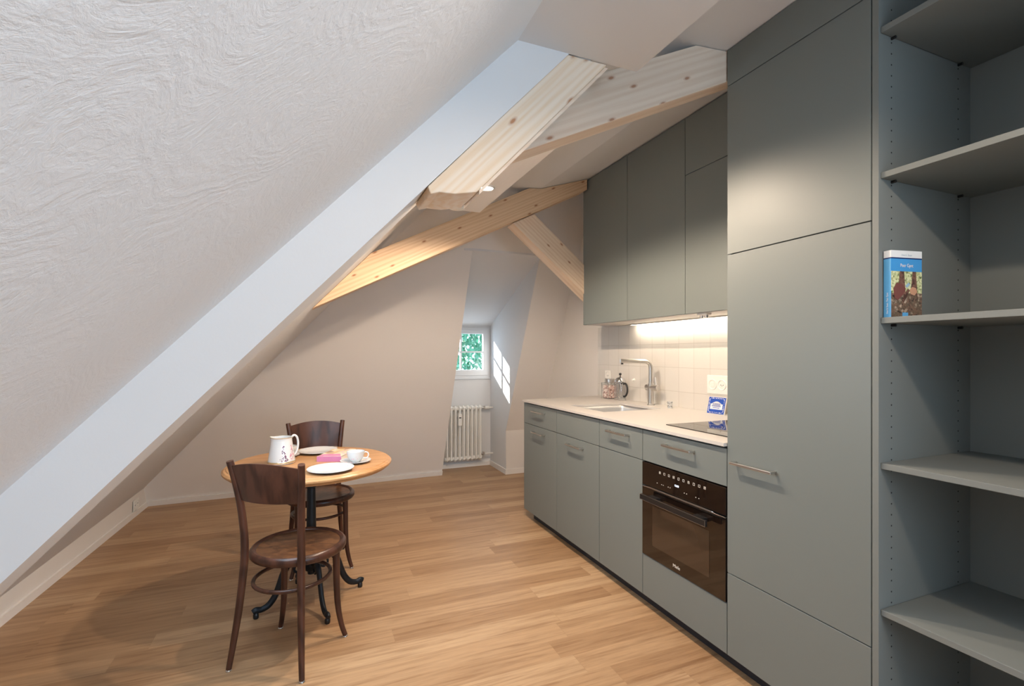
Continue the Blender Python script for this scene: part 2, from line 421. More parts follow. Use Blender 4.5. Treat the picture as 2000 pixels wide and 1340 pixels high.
# dormer recess
WY = 5.40
ntop = lambda y: 2.20 - (y - 4.05) * (2.20 - 1.63) / (WY - 4.05)
b = bm_new(); prism(b, [(NR, 4.90, 0), (NR, WY + .06, 0), (NR, WY + .06, ntop(WY + .06)), (NR, 4.06, ntop(4.06)), (NR, 4.911, .47)], (.08, 0, 0))
struct('wall_dormer_right', b, M['white'])
b = bm_new(); prism(b, [(NL, Yb(NL) + .008, 0), (NL, WY + .06, 0), (NL, WY + .06, ntop(WY + .06)), (NL, 4.06, ntop(4.06))], (-.08, 0, 0))
struct('wall_dormer_left', b, M['white'])
b = bm_new(); prism(b, [(NL - .08, 4.04, ntop(4.04)), (NR + .08, 4.04, ntop(4.04)), (NR + .08, WY + .1, ntop(WY + .1)), (NL - .08, WY + .1, ntop(WY + .1))], (0, 0, .08))
struct('ceiling_dormer', b, M['white'])
WX0, WX1, WZ0, WZ1 = 1.30, 1.930, 1.024, 1.606
b = bm_new(); box(b, NL, NR, WY, WY + .06, 0, WZ0); box(b, NL, NR, WY, WY + .06, WZ1, 1.68); box(b, WX1, NR, WY, WY + .06, WZ0, WZ1)
struct('wall_dormer', b, M['white'])
# rear wall behind the camera with an assumed window opening, added for daylight
b = bm_new(); box(b, -1.8, .55, YB - .1, YB, 0, 3); box(b, 1.75, 2.45, YB - .1, YB, 0, 3)
box(b, .55, 1.75, YB - .1, YB, 0, .75); box(b, .55, 1.75, YB - .1, YB, 2.05, 3)
struct('wall_front', b, M['white'])

# baseboards
b = bm_new(); prism(b, [(XK(YB), YB, 0), (XK(5.03), 5.03, 0), (XK(5.03), 5.03, .045), (XK(YB), YB, .045)], (.012, 0, 0)); struct('baseboard_left', b, M['trim'])
b = bm_new(); prism(b, [(-1.29, Yb(-1.29) - .004, 0), (1.30, Yb(1.30) - .004, 0), (1.30, Yb(1.3) - .026, .048), (-1.29, Yb(-1.29) - .026, .048)], (0, -.014, 0)); struct('baseboard_back', b, M['trim'])
b = bm_new(); box(b, NL, NR, WY - .012, WY, 0, .045); box(b, NR - .012, NR, 4.883, WY - .012, 0, .055)
box(b, NR, 2.35, 4.883, 4.895, 0, .055); struct('baseboard_dormer', b, M['trim'])

# boxed rafter crossing the slope
RY0, RY1 = 1.31, 1.555
lo = lambda x: 1.450 + SL * x
b = bm_new(); xt = (2.22 - 1.450) / SL
prism(b, [(-1.374, RY0, 0), (xt, RY0, 2.22), (xt, RY0, 2.224), (.585, RY0, 2.262), (.50, RY0, cY(RY0) + SL * .50 + .03), (-1.47, RY0, cY(RY0) + SL * -1.47 + .03), (-1.47, RY0, 0)], (0, RY1 - RY0, 0))
struct('trim_1', b, M['white'])

# skylight added on the closed left slope for cool light, hidden by the rafter
t = bpy.data.objects.new('added_skylight', None); C.objects.link(t); t['kind'] = 'structure'
b = bm_new(); n_ = Vector((SL, 0, -1)).normalized()
def sp(x, y, d): return tuple(Vector(sl(x, y)) + n_ * d)
for (xa, xb, ya, yb_) in ((-.51, -.46, 1.60, 2.36), (-.02, .03, 1.60, 2.36), (-.46, -.02, 1.60, 1.65), (-.46, -.02, 2.31, 2.36)):
    prism(b, [sp(xa, ya, -.002), sp(xb, ya, -.002), sp(xb, yb_, -.002), sp(xa, yb_, -.002)], n_ * .022)
link('added_skylight_frame', b, M['winpaint'], t)
b = bm_new(); prism(b, [sp(-.46, 1.65, .001), sp(-.02, 1.65, .001), sp(-.02, 2.31, .001), sp(-.46, 2.31, .001)], n_ * .004)
link('pane', b, M['skyglow'], t)  # self-lit panel of the added skylight, no real glazing

# ------------------------------------------------------------------ exposed timbers
t = thing('rafter_timber', 'pale sloping wood timber under the white boxed rafter, rough cut lower end', 'wooden beam', (.43, 1.40, 1.76))
def rel(bm, o):
    bmesh.ops.translate(bm, verts=bm.verts, vec=-Vector(o.location)); return bm
b = bm_new()
l2 = lambda x: 1.302 + SL * x
prism(b, [(.293, 1.312, lo(.293) - .002), (.301, 1.312, 1.738), (.325, 1.312, 1.746), (.37, 1.312, 1.7465), (.434, 1.312, l2(.434)), ((2.219 - 1.302) / SL, 1.312, 2.219), ((2.219 - 1.452) / SL, 1.312, 2.219)], (0, .165, 0))
link('timber', rel(b, t), M['strut'], t, bevel=.003)
b = bm_new(); prism(b, [(.445, 1.325, l2(.445) - .001), ((2.217 - 1.301) / SL, 1.325, 2.217), ((2.217 - 1.288) / SL, 1.325, 2.217), (.445, 1.325, l2(.445) - .013)], (0, .15, 0))
link('edge_batten', rel(b, t), M['beam1'], t)
t = None
lw = lambda x: 1.676 + .4713 * x
b = bm_new(); pts = [(.50, lw(.5)), (2.0, lw(2.0)), (2.0, cz(2.0) - .002), (CR, cz(CR) - .002), (1.419, cz(1.419) - .002), (.62, lw(.62) + .19), (.50, lw(.5) + .12)]
prism(b, [(x, 1.512, z) for x, z in pts], (0, .128, 0))
tag(link('collar_beam', b, M['beam1'], bevel=.003), 'pale whitish wood beam rising from the white rafter to the tall cabinet', 'wooden beam')
lw = lambda x: 1.585 + .503 * x
b = bm_new(); pts = [(.005, lw(.005)), (2.0, lw(2.0)), (2.0, cz(2.0) - .002), (CR, cz(CR) - .002), (1.504, cz(1.504) - .002), (.362, lw(.362) + .197)]
prism(b, [(x, 3.30, z) for x, z in pts], (0, .13, 0))
tag(link('collar_beam', b, M['beam2'], bevel=.003), 'long honey coloured wood beam farther back, ending at the corner of the upper cabinets', 'wooden beam')
b = bm_new(); pts = [(1.399, 2.284), (1.577, 2.372), (2.348, 1.744), (2.348, 1.557), (2.29, 1.557)]
prism(b, [(x, 3.372, z) for x, z in pts], (0, .12, 0))
tag(link('brace_beam', b, M['beam3'], bevel=.003), 'short wood brace slanting down to the right behind the upper cabinets', 'wooden beam')

# ------------------------------------------------------------------ dormer window
t = bpy.data.objects.new('window_1', None); C.objects.link(t); t.location = (1.6, WY, WZ0); t['kind'] = 'structure'
def fr(x0, x1, z0, z1, w, y0, y1, wb=None):
    b = bm_new(); wb = wb or w
    box(b, x0, x1, y0, y1, z0, z0 + wb); box(b, x0, x1, y0, y1, z1 - w, z1)
    box(b, x0, x0 + w, y0, y1, z0 + wb, z1 - w); box(b, x1 - w, x1, y0, y1, z0 + wb, z1 - w); return b
link('window_frame', rel(fr(WX0, WX1, WZ0, WZ1, .03, WY - .01, WY + .05), t), M['winpaint'], t, bevel=.002)
s = link('sash', rel(fr(WX0 + .02, WX1 - .025, WZ0 + .03, WZ1 - .022, .048, WY - .02, WY + .03, .065), t), M['winpaint'], t, bevel=.003)
b = bm_new(); box(b, 1.582, 1.600, WY - .012, WY + .02, 1.12, 1.54); box(b, 1.34, 1.86, WY - .013, WY + .019, 1.318, 1.336)
link('glazing_bar', rel(b, t), M['winpaint'], t)
b = bm_new(); box(b, 1.33, 1.87, WY + .002, WY + .006, 1.10, 1.55); link('pane', rel(b, t), M['pane'], t)
b = bm_new(); box(b, NL, NR - .002, WY - .02, WY + .05, WZ0 - .012, WZ0 - .001); link('window_sill', rel(b, t), M['winpaint'], t, bevel=.002)

# greenery outside
random.seed(5)
b = bm_new()
for i in range(15000):
    p = Vector((random.uniform(1.2, 5.0), 9.2 + random.gauss(0, .35), random.uniform(-1.0, 3.6)))
    s = random.uniform(.04, .085)
    e = Euler((random.uniform(0, 6.3), random.uniform(0, 6.3), random.uniform(0, 6.3))).to_matrix()
    vs = [b.verts.new(p + e @ Vector(q) * s) for q in ((-1, 0, 0), (0, -.5, .1), (1, 0, 0), (0, .5, .1))]
    b.faces.new(vs)
tag(link('foliage', b, M['leaf']), 'dense bright green foliage outside the small dormer window', 'foliage', kind='stuff')

# ------------------------------------------------------------------ radiator
t = thing('radiator', 'cream column radiator under the small dormer window', 'radiator', (1.58, 5.30, 0))
for i in range(9):
    x = 1.786 - i * .0485
    b = bm_new()
    for y in (5.275, 5.335):
        tube(b, catmull([(x, y, .12), (x, y, .16), (x, y, .40), (x, y, .65), (x, y, .69)], 4), .0125, 10)
    for z in (.125, .685):
        tube(b, catmull([(x, 5.272, z), (x, 5.29, z + (.018 if z > .4 else -.018)), (x, 5.32, z + (.018 if z > .4 else -.018)), (x, 5.338, z)], 4), .0155, 10)
        tube(b, [(x - .0242, 5.305, z), (x + .0242, 5.305, z)], .021, 12)
    link('section', rel(b, t), M['rad'], t, smooth=True)
for z in (.685, .155):
    b = bm_new(); tube(b, [(1.806, 5.305, z), (1.835, 5.305, z)], .015, 12); tube(b, [(1.835, 5.305, z - .012), (1.835, 5.305, z + .02)], .014, 12)
    link('valve', rel(b, t), M['steel'], t, smooth=True)
    b = bm_new(); tube(b, [(1.836, 5.305, z), (1.949, 5.305, z)], .009, 10)
    if z > .5: tube(b, [(1.85, 5.305, z), (1.895, 5.305, z)], .02, 16)
    link('pipe', rel(b, t), M['rad'], t, smooth=True)
b = bm_new(); box(b, 1.515, 1.555, 5.235, 5.26, .50, .635); m_ = link('heat_meter', rel(b, t), M['plastic'], t, bevel=.004)
b = bm_new(); box(b, 1.523, 1.547, 5.2335, 5.2352, .585, .597); link('meter_display', rel(b, t), M['hole'], m_).location = (0, 0, 0)

# ------------------------------------------------------------------ kitchen: fronts at XF
XF, XU = 1.576, 2.013
ys = [3.551, 3.007, 2.466, 2.058, 1.508, .951]
ZT, ZS, ZL = .913, .755, .067
g = .0018
def handle(parent, yc, z, x=XF, ln=.19, loc=(0, 0, 0)):
    b = bm_new()
    pts = [(x, yc - ln / 2 + .006, z), (x - .028, yc - ln / 2 + .006, z)]
    box(b, x - .034, x - .024, yc - ln / 2, yc + ln / 2, z - .005, z + .005)
    for s in (-1, 1): box(b, x - .026, x + .001, yc + s * (ln / 2 - .006) - .005, yc + s * (ln / 2 - .006) + .005, z - .005, z + .005)
    bmesh.ops.translate(b, verts=b.verts, vec=-Vector(loc))
    return link('handle', b, M['steel'], parent, bevel=.002)
def front(name, t, y0, y1, z0, z1, x=XF, th=.019, hy=None, hz=None, m='sage', top=None):
    b = bm_new()
    if top is None: box(b, x, x + th, y0 + g, y1 - g, z0 + g, z1 - g)
    else: prism(b, [(x, y0 + g, z0 + g), (x, y1 - g, z0 + g), (x, y1 - g, top), (x, y0 + g, top)], (th, 0, 0))
    o = link(name, rel(b, t), M[m], t, bevel=.0012)
    if hz: handle(o, hy if hy else (y0 + y1) / 2, hz, x, loc=t.location)
    return o
def carcass(t, x0, x1, y0, y1, z0, z1, m='gap'):
    b = bm_new(); box(b, x0, x1, y0 + .0005, y1 - .0005, z0, z1); return link('body', rel(b, t), M[m], t)
HZ = ZT - .047
bl = ['sage green base cabinet at the far end, small drawer over a door, both with handles',
      'sage green base cabinet under the sink, blank panel over a door with a handle',
      'narrow sage green base cabinet between sink cabinet and oven, drawer handle only']
for i in range(3):
    y1, y0 = ys[i], ys[i + 1]
    t = thing('base_cabinet', bl[i], 'kitchen cabinet', ((XF + XR) / 2, (y0 + y1) / 2, .067))
    if i < 2:
        b = bm_new(); box(b, XF + .02, XF + .05, y0 + .0005, y1 - .0005, ZL, .92); box(b, XF + .05, XR - .005, y0 + .0005, y1 - .0005, ZL, .70)
        link('body', rel(b, t), M['gap'], t)
    else:
        carcass(t, XF + .02, XR - .005, y0, y1, ZL, .92)
    front('drawer' if i != 1 else 'front_panel', t, y0, y1, ZS, ZT, hz=None if i == 1 else HZ)
    front('door', t, y0, y1, ZL, ZS, hz=None if i == 2 else ZS - .047)
    if i == 0:
        b = bm_new(); box(b, XF + .001, XR - .004, y1 - .001, y1 + .017, ZL, ZT); link('side_panel', rel(b, t), M['sage'], t)
t = thing('base_cabinet', 'sage green oven housing with a wide handled drawer above and a blank panel below', 'kitchen cabinet', ((XF + XR) / 2, 1.783, .067))
b = bm_new(); y0, y1 = ys[4], ys[3]
box(b, XF + .02, XR - .005, y0 + .0005, y1 - .0005, .70, .92); box(b, XF + .02, XR - .005, y0 + .0005, y1 - .0005, ZL, .265)
box(b, XF + .02, XR - .005, y0 + .0005, y0 + .012, .265, .70); box(b, XF + .02, XR - .005, y1 - .012, y1 - .0005, .265, .70)
link('body', rel(b, t), M['gap'], t)
front('drawer', t, y0, y1, ZS, ZT, hz=HZ); front('bottom_panel', t, y0, y1, ZL, .278)

# oven
t = thing('oven', 'black glass built-in oven with control panel and bar handle', 'oven', (1.8, 1.783, .28))
b = bm_new(); box(b, XF + .022, 2.1, y0 + .015, y1 - .015, .281, .695); link('oven_body', rel(b, t), M['black'], t)
b = bm_new(); box(b, XF - .004, XF + .02, y0 + .004, y1 - .004, .636, ZS - .004); cp = link('control_panel', rel(b, t), M['ovenglass'], t, bevel=.001)
def sq(yc, zc, s, th=.0012):
    x0, x1 = XF - .0050, XF - .0036
    box(b, x0, x1, yc - s, yc + s, zc + s * .8, zc + s * .8 + th); box(b, x0, x1, yc - s, yc + s, zc - s * .8 - th, zc - s * .8)
    box(b, x0, x1, yc - s, yc - s + th, zc - s * .8, zc + s * .8); box(b, x0, x1, yc + s - th, yc + s, zc - s * .8, zc + s * .8)
for k in range(10):
    yc = 1.918 - k * .0325; b = bm_new()
    sq(yc, .722, .0055)
    if k % 3 == 0: box(b, XF - .005, XF - .0036, yc - .003, yc + .003, .7208, .7232)
    link('touch_symbol', rel(b, t), M['print'], cp)
for yc in (1.938, 1.905, 1.893, 1.858, 1.845, 1.75, 1.735, 1.678, 1.66):
    b = bm_new(); box(b, XF - .005, XF - .0036, yc - .0022, yc + .0022, .6655, .6685)
    link('touch_dot', rel(b, t), M['print'], cp)
text('clock', '12:00', .013, M['display'], cp, Vector((XF - .0045, 1.815, .682)) - t.location, (R(90), 0, R(-90)), .0003)
b = bm_new(); box(b, XF - .004, XF + .02, y0 + .004, y1 - .004, .281, .626); dr = link('oven_door', rel(b, t), M['ovenglass'], t, bevel=.001)
b = bm_new(); box(b, XF - .0048, XF - .0035, 1.600, 1.975, .345, .545); link('door_window', rel(b, t), M['ovenwin'], dr)
b = bm_new(); box(b, XF - .006, XF + .01, y0 + .004, y1 - .004, .627, .6295)
tube(b, catmull([(XF - .008, y0 + .006, .630), (XF - .008, y0 + .05, .629), (XF - .010, y0 + .07, .634), (XF - .012, y0 + .1, .635), (XF - .012, y1 - .1, .635), (XF - .010, y1 - .07, .634), (XF - .008, y1 - .03, .629), (XF - .008, y1 - .006, .629)], 4), .0016, 6)
link('steel_trim', rel(b, t), M['steel'], t)
b = bm_new(); box(b, XF - .052, XF - .040, 1.575, 2.012, .575, .602)
for yc in (1.64, 1.945): box(b, XF - .042, XF - .003, yc - .03, yc + .03, .580, .598)
hd = link('handle', rel(b, t), M['black'], dr, bevel=.002)
b = bm_new()
xx = XF - .0528
for z in (.5755, .6010): box(b, xx, xx + .002, 1.5755, 2.0115, z, z + .0012)
for y in (1.5755, 2.0105): box(b, xx, xx + .002, y, y + .0012, .5755, .602)
link('handle_trim', rel(b, t), M['steel'], hd)
text('brand_lettering', 'Miele', .022, M['print'], dr, Vector((XF - .0045, 1.802, .302)) - t.location, (R(90), 0, R(-90)), .0003, 'CENTER')

# tall cabinet
t = thing('tall_cabinet', 'floor to ceiling sage green cabinet beside the oven, wide door with one handle', 'kitchen cabinet', (2.0, 1.23, .067))
y0, y1 = ys[5], ys[4]
b = bm_new(); prism(b, [(XF + .02, y0 + .001, ZL), (XR - .004, y0 + .001, ZL), (XR - .004, y0 + .001, cz(XR) - .02), (CR, y0 + .001, cz(CR) - .02), (XF + .02, y0 + .001, cz(XF + .02) - .02)], (0, y1 - y0 - .002, 0))
link('body', rel(b, t), M['gap'], t)
b = bm_new(); prism(b, [(XF + .004, y1 - .001, ZL), (XR - .005, y1 - .001, ZL), (XR - .005, y1 - .001, cz(XR) - .012), (CR, y1 - .001, cz(CR) - .012), (XF + .004, y1 - .001, cz(XF) - .012)], (0, -.016, 0))
link('side_panel', rel(b, t), M['sage'], t)
front('drawer', t, y0, y1, ZL, .406)
front('door', t, y0, y1, .406, 1.7065, hy=1.372, hz=HZ)
front('upper_door', t, y0, y1, 1.7065, 2.396)
front('filler_panel', t, y0, y1, 2.396, 2.54, top=cz(XF) - .003)

# wall cabinets
yu = [3.367, 2.797, 2.235, 1.51]
ul = ['tall upper cabinet at the left end of the wall cabinets, single door', 'middle upper cabinet with one full height door',
      'upper cabinet next to the tall cabinet, split into two doors']
for i in range(3):
    y1, y0 = yu[i], yu[i + 1]
    t = thing('wall_cabinet', 'sage green ' + ul[i], 'kitchen cabinet', (2.2, (y0 + y1) / 2, 1.533))
    b = bm_new(); prism(b, [(XU + .021, y0 + .0005, 1.552), (XR - .003, y0 + .0005, 1.552), (XR - .003, y0 + .0005, cz(XR) - .02), (XU + .021, y0 + .0005, cz(XU + .021) - .02)], (0, y1 - y0 - .001, 0))
    link('body', rel(b, t), M['gap'], t)
    b = bm_new(); box(b, XU + .021, XR - .003, y0 + .0005, y1 - .0005, 1.533, 1.551); link('bottom_panel', rel(b, t), M['counter'], t)
    if i == 0:
        b = bm_new(); prism(b, [(XU, y1 - .002, 1.533), (XR - .003, y1 - .002, 1.533), (XR - .003, y1 - .002, cz(XR) - .01), (XU, y1 - .002, cz(XU) - .006)], (0, .016, 0))
        link('side_panel', rel(b, t), M['sage'], t)
    tz = cz(XU) - .006
    if i < 2: front('door', t, y0, y1, 1.533, 2.66, x=XU, top=tz)
    else:
        front('door', t, y0, y1, 1.533, 2.341, x=XU); front('upper_door', t, y0, y1, 2.341, 2.66, x=XU, top=tz)

# plinth
b = bm_new(); box(b, XF + .055, XF + .07, .951, 3.50, 0, ZL); box(b, XF + .07, XR - .01, 3.485, 3.50, 0, ZL)
tag(link('plinth', b, M['plinth']), 'low black plinth strip under the base cabinets along the floor', 'plinth')

# countertop with sink cut-out
CX0, CZ0, CZ1 = XF - .016, .922, .936
SX0, SX1, SY0, SY1 = 1.705, 2.155, 2.615, 3.055
b = bm_new()
def cslab(x0, x1, y0, y1): prism(b, [(x0, y0, CZ0), (x1, y0, CZ0), (x1, y1, CZ0), (x0, y1, CZ0)], (0, 0, CZ1 - CZ0))
def endY(x): return 3.562 + (x - CX0) * .125 / (XR - CX0)
cslab(CX0, XR - .001, 1.510, SY0); cslab(CX0, SX0, SY0, SY1); cslab(SX1, XR - .001, SY0, SY1)
prism(b, [(CX0, SY1, CZ0), (XR - .001, SY1, CZ0), (XR - .001, endY(XR), CZ0), (CX0, endY(CX0), CZ0)], (0, 0, CZ1 - CZ0))
tag(link('countertop', b, M['counter']), 'thin cream composite worktop over the base cabinets', 'countertop')
# shadow rebate under the top is the dark carcass; sink
t = thing('sink', 'square undermounted stainless steel sink let into the cream worktop', 'sink', ((SX0 + SX1) / 2, (SY0 + SY1) / 2, .76))
b = bm_new(); z0 = .765; k = .018
def rr(x0, x1, y0, y1, z, r, n=6):
    pts = []
    for cx_, cy_, a0 in ((x1 - r, y1 - r, 0), (x0 + r, y1 - r, 90), (x0 + r, y0 + r, 180), (x1 - r, y0 + r, 270)):
        for i in range(n + 1): a = R(a0 + 90 * i / n); pts.append((cx_ + r * math.cos(a), cy_ + r * math.sin(a), z))
    return pts
rings = []
for (d, z, r) in ((-.001, .9215, .03), (.0, .9, .03), (.003, .80, .03), (.012, .775, .03), (.03, .767, .03)):
    rings.append([b.verts.new(p) for p in rr(SX0 + d, SX1 - d, SY0 + d, SY1 - d, z, r)])
n = len(rings[0])
for a, c_ in zip(rings, rings[1:]):
    for i in range(n): b.faces.new((a[i], a[(i + 1) % n], c_[(i + 1) % n], c_[i]))
b.faces.new(rings[-1])
o = link('basin', rel(b, t), M['sinksteel'], t, smooth=True)
sm = o.modifiers.new('solid', 'SOLIDIFY'); sm.thickness = .0015; sm.offset = 1
b = bm_new(); lathe(b, [(.0, .7675), (.042, .7675), (.045, .7690), (.03, .7695), (.001, .7692)], 32, ((SX0 + SX1) / 2, (SY0 + SY1) / 2, 0)); link('drain', rel(b, t), M['chrome'], t, smooth=True)

# tap
t = thing('kitchen_tap', 'brushed steel L-shaped mixer tap behind the sink', 'tap', (2.25, 2.845, .936))
b = bm_new(); lathe(b, [(.026, 0), (.026, .006), (.022, .008), (.022, .15), (.0225, .155)], 32); link('base', b, M['steel'], t, smooth=True, bevel=.001)
b = bm_new(); px = Vector((-.215, .062, 0)).normalized()
path = [(0, 0, .13), (0, 0, .30 - .03)]
for i in range(1, 9):
    a = PI / 2 * i / 8; path.append(tuple(px * (.045 * (1 - math.cos(a))) + Vector((0, 0, .27 + .045 * math.sin(a)))))
path.append(tuple(px * .225 + Vector((0, 0, .315))))
tube(b, path, .0155, 20); link('spout', b, M['steel'], t, smooth=True)
b = bm_new(); e = px * .212; tube(b, [tuple(e + Vector((0, 0, .306))), tuple(e + Vector((0, 0, .292)))], .009, 16); link('aerator', b, M['black'], t)
b = bm_new(); q = Vector((.15, -.99, 0)).normalized(); tube(b, [tuple(-q * .042 + Vector((0, 0, .125))), tuple(q * .070 + Vector((0, 0, .125)))], .0215, 28); link('mixer_body', b, M['steel'], t, smooth=True, bevel=.002)
b = bm_new(); tube(b, [tuple(q * .055 + Vector((0, 0, .14))), tuple(q * .040 + Vector((0, 0, .20)))], .0045, 10); link('lever', b, M['steel'], t, smooth=True)

# hob
t = thing('hob', 'black glass ceramic hob set in the worktop beside the tall cabinet', 'hob', (1.94, 1.765, .936))
b = bm_new(); box(b, -.255, .255, -.245, .245, 0, .0045); hb = link('glass_plate', b, M['hob'], t, bevel=.001)
for (x, y, r) in ((-.12, -.11, .09), (.12, -.11, .075), (-.12, .11, .075), (.12, .11, .1)):
    b = bm_new(); lathe(b, [(r, .0046), (r + .0015, .0050), (r + .003, .0046)], 48, (x, y, 0), closed=True); link('cooking_ring', b, M['print2'], t)

# splashback
b = bm_new(); box(b, XR - .009, XR - .0005, 1.511, 3.685, .9365, 1.532)
tag(link('tiled_splashback', b, M['tiles']), 'cream glazed tile splashback between worktop and upper cabinets', 'tile splashback')
# led strip
t = thing('under_cabinet_light', 'glowing warm LED strip under the upper cabinets', 'light', (2.282, 2.35, 1.533))
b = bm_new(); box(b, 0.0, .03, -.82, .80, -.008, -.0005); link('housing', b, M['steel'], t)
b = bm_new(); box(b, 0.004, .026, -.80, .78, -.0095, -.0082); link('diffuser', b, M['led'], t)
ll = area('led_lamp', (2.295, 2.34, 1.521), (2.275, 2.34, 1.0), .02, 1.55, 3.0, (1, .84, .66)); ll.rotation_euler = (0, R(-40), 0)
t = thing('light_switch', 'small chrome rocker switch under the upper cabinet beside the LED strip', 'switch', (2.06, 2.135, 1.533))
b = bm_new(); box(b, -.02, .02, -.035, .035, -.01, -.0005); link('housing', b, M['plastic'], t, bevel=.002)
for s in (-.018, .018):
    b = bm_new(); lathe(b, [(.012, -.011), (.012, -.026), (.009, -.028)], 16, (0, s, 0)); link('knob', b, M['chrome'], t, smooth=True)

# sockets
def socket(t, yc, kind):
    b = bm_new(); lathe(b, [(.0, -.0055), (.026, -.0055), (.029, -.010), (.032, -.0105), (.034, -.0055), (.034, -.004)], 32, (0, yc, 0), axis='X'); o = link('socket_ring', b, M['plastic'], t, smooth=True)
    b = bm_new()
    if kind: 
        for (dy, dz) in ((-.0095, 0), (.0095, 0), (0, -.005)): lathe(b, [(.0028, -.0053), (.0028, -.0062)], 10, (0, yc + dy, dz), axis='X')
        link('pin_hole', b, M['hole'], o)
    else:
        box(b, -.011, -.0055, yc - .013, yc + .013, -.015, .015); link('rocker', b, M['plastic'], o, bevel=.002)
t = thing('wall_socket', 'single cream wall socket on the tiles behind the glass jar', 'socket', (XR - .009, 3.52, 1.12))
b = bm_new(); box(b, -.006, -.0002, -.043, .043, -.043, .043); link('plate', b, M['plastic'], t, bevel=.003); socket(t, 0, 1)
t = thing('wall_socket', 'double cream switch and socket plate on the tiles beside the tall cabinet', 'socket', (XR - .009, 2.31, 1.11))
b = bm_new(); box(b, -.006, -.0002, -.09, .085, -.058, .058); link('plate', b, M['plastic'], t, bevel=.003); socket(t, .037, 0); socket(t, -.037, 1)
t = thing('wall_socket', 'small cream socket on the low wall in the far left corner', 'socket', (XK(4.78) + .001, 4.78, .093), R(2.3))
b = bm_new(); box(b, .0002, .006, -.075, .075, -.042, .042); link('plate', b, M['plastic'], t, bevel=.002)
for dy in (-.035, .035):
    b = bm_new(); lathe(b, [(.02, .005), (.023, .009), (.026, .005)], 24, (0, dy, 0), axis='X', closed=True); o = link('socket_ring', b, M['plastic'], t, smooth=True)
    b = bm_new()
    for (y_, z_) in ((-.008, 0), (.008, 0), (0, -.004)): lathe(b, [(.003, .0058), (.003, .0066)], 8, (0, dy + y_, z_), axis='X')
    link('pin_hole', b, M['hole'], o)
t = thing('wall_hook', 'tiny white hook on the tiles right of the coffee press', 'hook', (XR - .009, 3.16, 1.10))
b = bm_new(); lathe(b, [(.012, -.0002), (.012, -.003), (.005, -.006), (.005, -.016), (.008, -.02)], 16, axis='X'); link('knob', b, M['plastic'], t, smooth=True)

# ------------------------------------------------------------------ worktop things
t = thing('french_press', 'glass and chrome coffee press with dark handle beside the jar of sweets', 'coffee press', (2.262, 3.235, .936))
b = bm_new(); lathe(b, [(.001, .012), (.038, .012), (.040, .016), (.040, .140), (.038, .140), (.038, .017), (.001, .014)], 36); link('glass_beaker', b, M['glass'], t, smooth=True)
b = bm_new()
for z in (.012, .135): lathe(b, [(.0405, z - .004), (.043, z - .004), (.043, z + .004), (.0405, z + .004)], 36, closed=True)
for k in range(4):
    a = PI / 4 + k * PI / 2; x, y = .0425 * math.cos(a), .0425 * math.sin(a)
    tube(b, [(x, y, .003), (x, y, .137)], .0028, 8); lathe(b, [(.006, 0), (.006, .006), (.003, .008)], 12, (x, y, 0))
link('metal_frame', b, M['chrome'], t, smooth=False)
b = bm_new(); lathe(b, [(.042, .141), (.044, .145), (.043, .155), (.036, .170), (.022, .182), (.006, .187), (.001, .188)], 36); lid = link('lid', b, M['chrome'], t, smooth=True)
b = bm_new(); tube(b, [(0, 0, .186), (0, 0, .20)], .0035, 8); lathe(b, [(.001, .196), (.008, .198), (.0115, .206), (.008, .215), (.001, .217)], 20); link('plunger_knob', b, M['black'], lid, smooth=True)
b = bm_new(); q = Vector((.05, -1, 0)).normalized()
tube(b, catmull([tuple(q * r_ + Vector((0, 0, z))) for r_, z in ((.044, .130), (.066, .134), (.084, .112), (.088, .08), (.078, .05), (.058, .034), (.044, .034))], 6), .0075, 12)
link('handle', b, M['black'], t, smooth=True)
t = thing('storage_jar', 'square glass jar of pinkish sweets with a metal lid near the worktop corner', 'jar', (2.262, 3.382, .936))
b = bm_new(); box(b, -.046, .046, -.046, .046, .0, .128); o = link('glass_body', b, M['glass'], t, bevel=.01, seg=3)
b = bm_new(); box(b, -.040, .040, -.040, .040, .006, .112); link('sweets', b, M['sugar'], t, bevel=.008, seg=3)
b = bm_new(); lathe(b, [(.034, .1285), (.034, .136), (.040, .138), (.040, .160), (.036, .164), (.001, .164)], 36); link('lid', b, M['steel'], t, smooth=True)
b = bm_new()
for sx_ in (-1, 1):
    for sy_ in (-1, 1): tube(b, [(sx_ * .047, sy_ * .047, 0), (sx_ * .047, sy_ * .047, .13)], .0022, 8)
tube(b, [(-.047, -.047, .13), (.047, -.047, .13), (.047, .047, .13), (-.047, .047, .13)], .002, 6, closed=True)
link('wire_frame', b, M['chrome'], t)
t = thing('small_glass', 'tiny printed shot glass on the worktop right of the tap', 'glass', (2.235, 2.625, .936))
b = bm_new(); lathe(b, [(.001, 0), (.014, 0), (.017, .045), (.0155, .045), (.0125, .006), (.001, .006)], 28); link('cup', b, M['porc'], t, smooth=True)
b = bm_new(); random.seed(3)
for k in range(16):
    a = R(180 + 20 * (k % 8) - 40 + random.uniform(-6, 6)); z = .010 + .022 * (k // 8) + random.uniform(0, .01); r_ = .0148 + .0028 * z / .045 + .0006
    lathe(b, [(.001, -.0002), (.003, .0), (.001, .0002)], 8, (r_ * math.cos(a), r_ * math.sin(a), z), axis='X')
link('print', b, M['hole'], t)

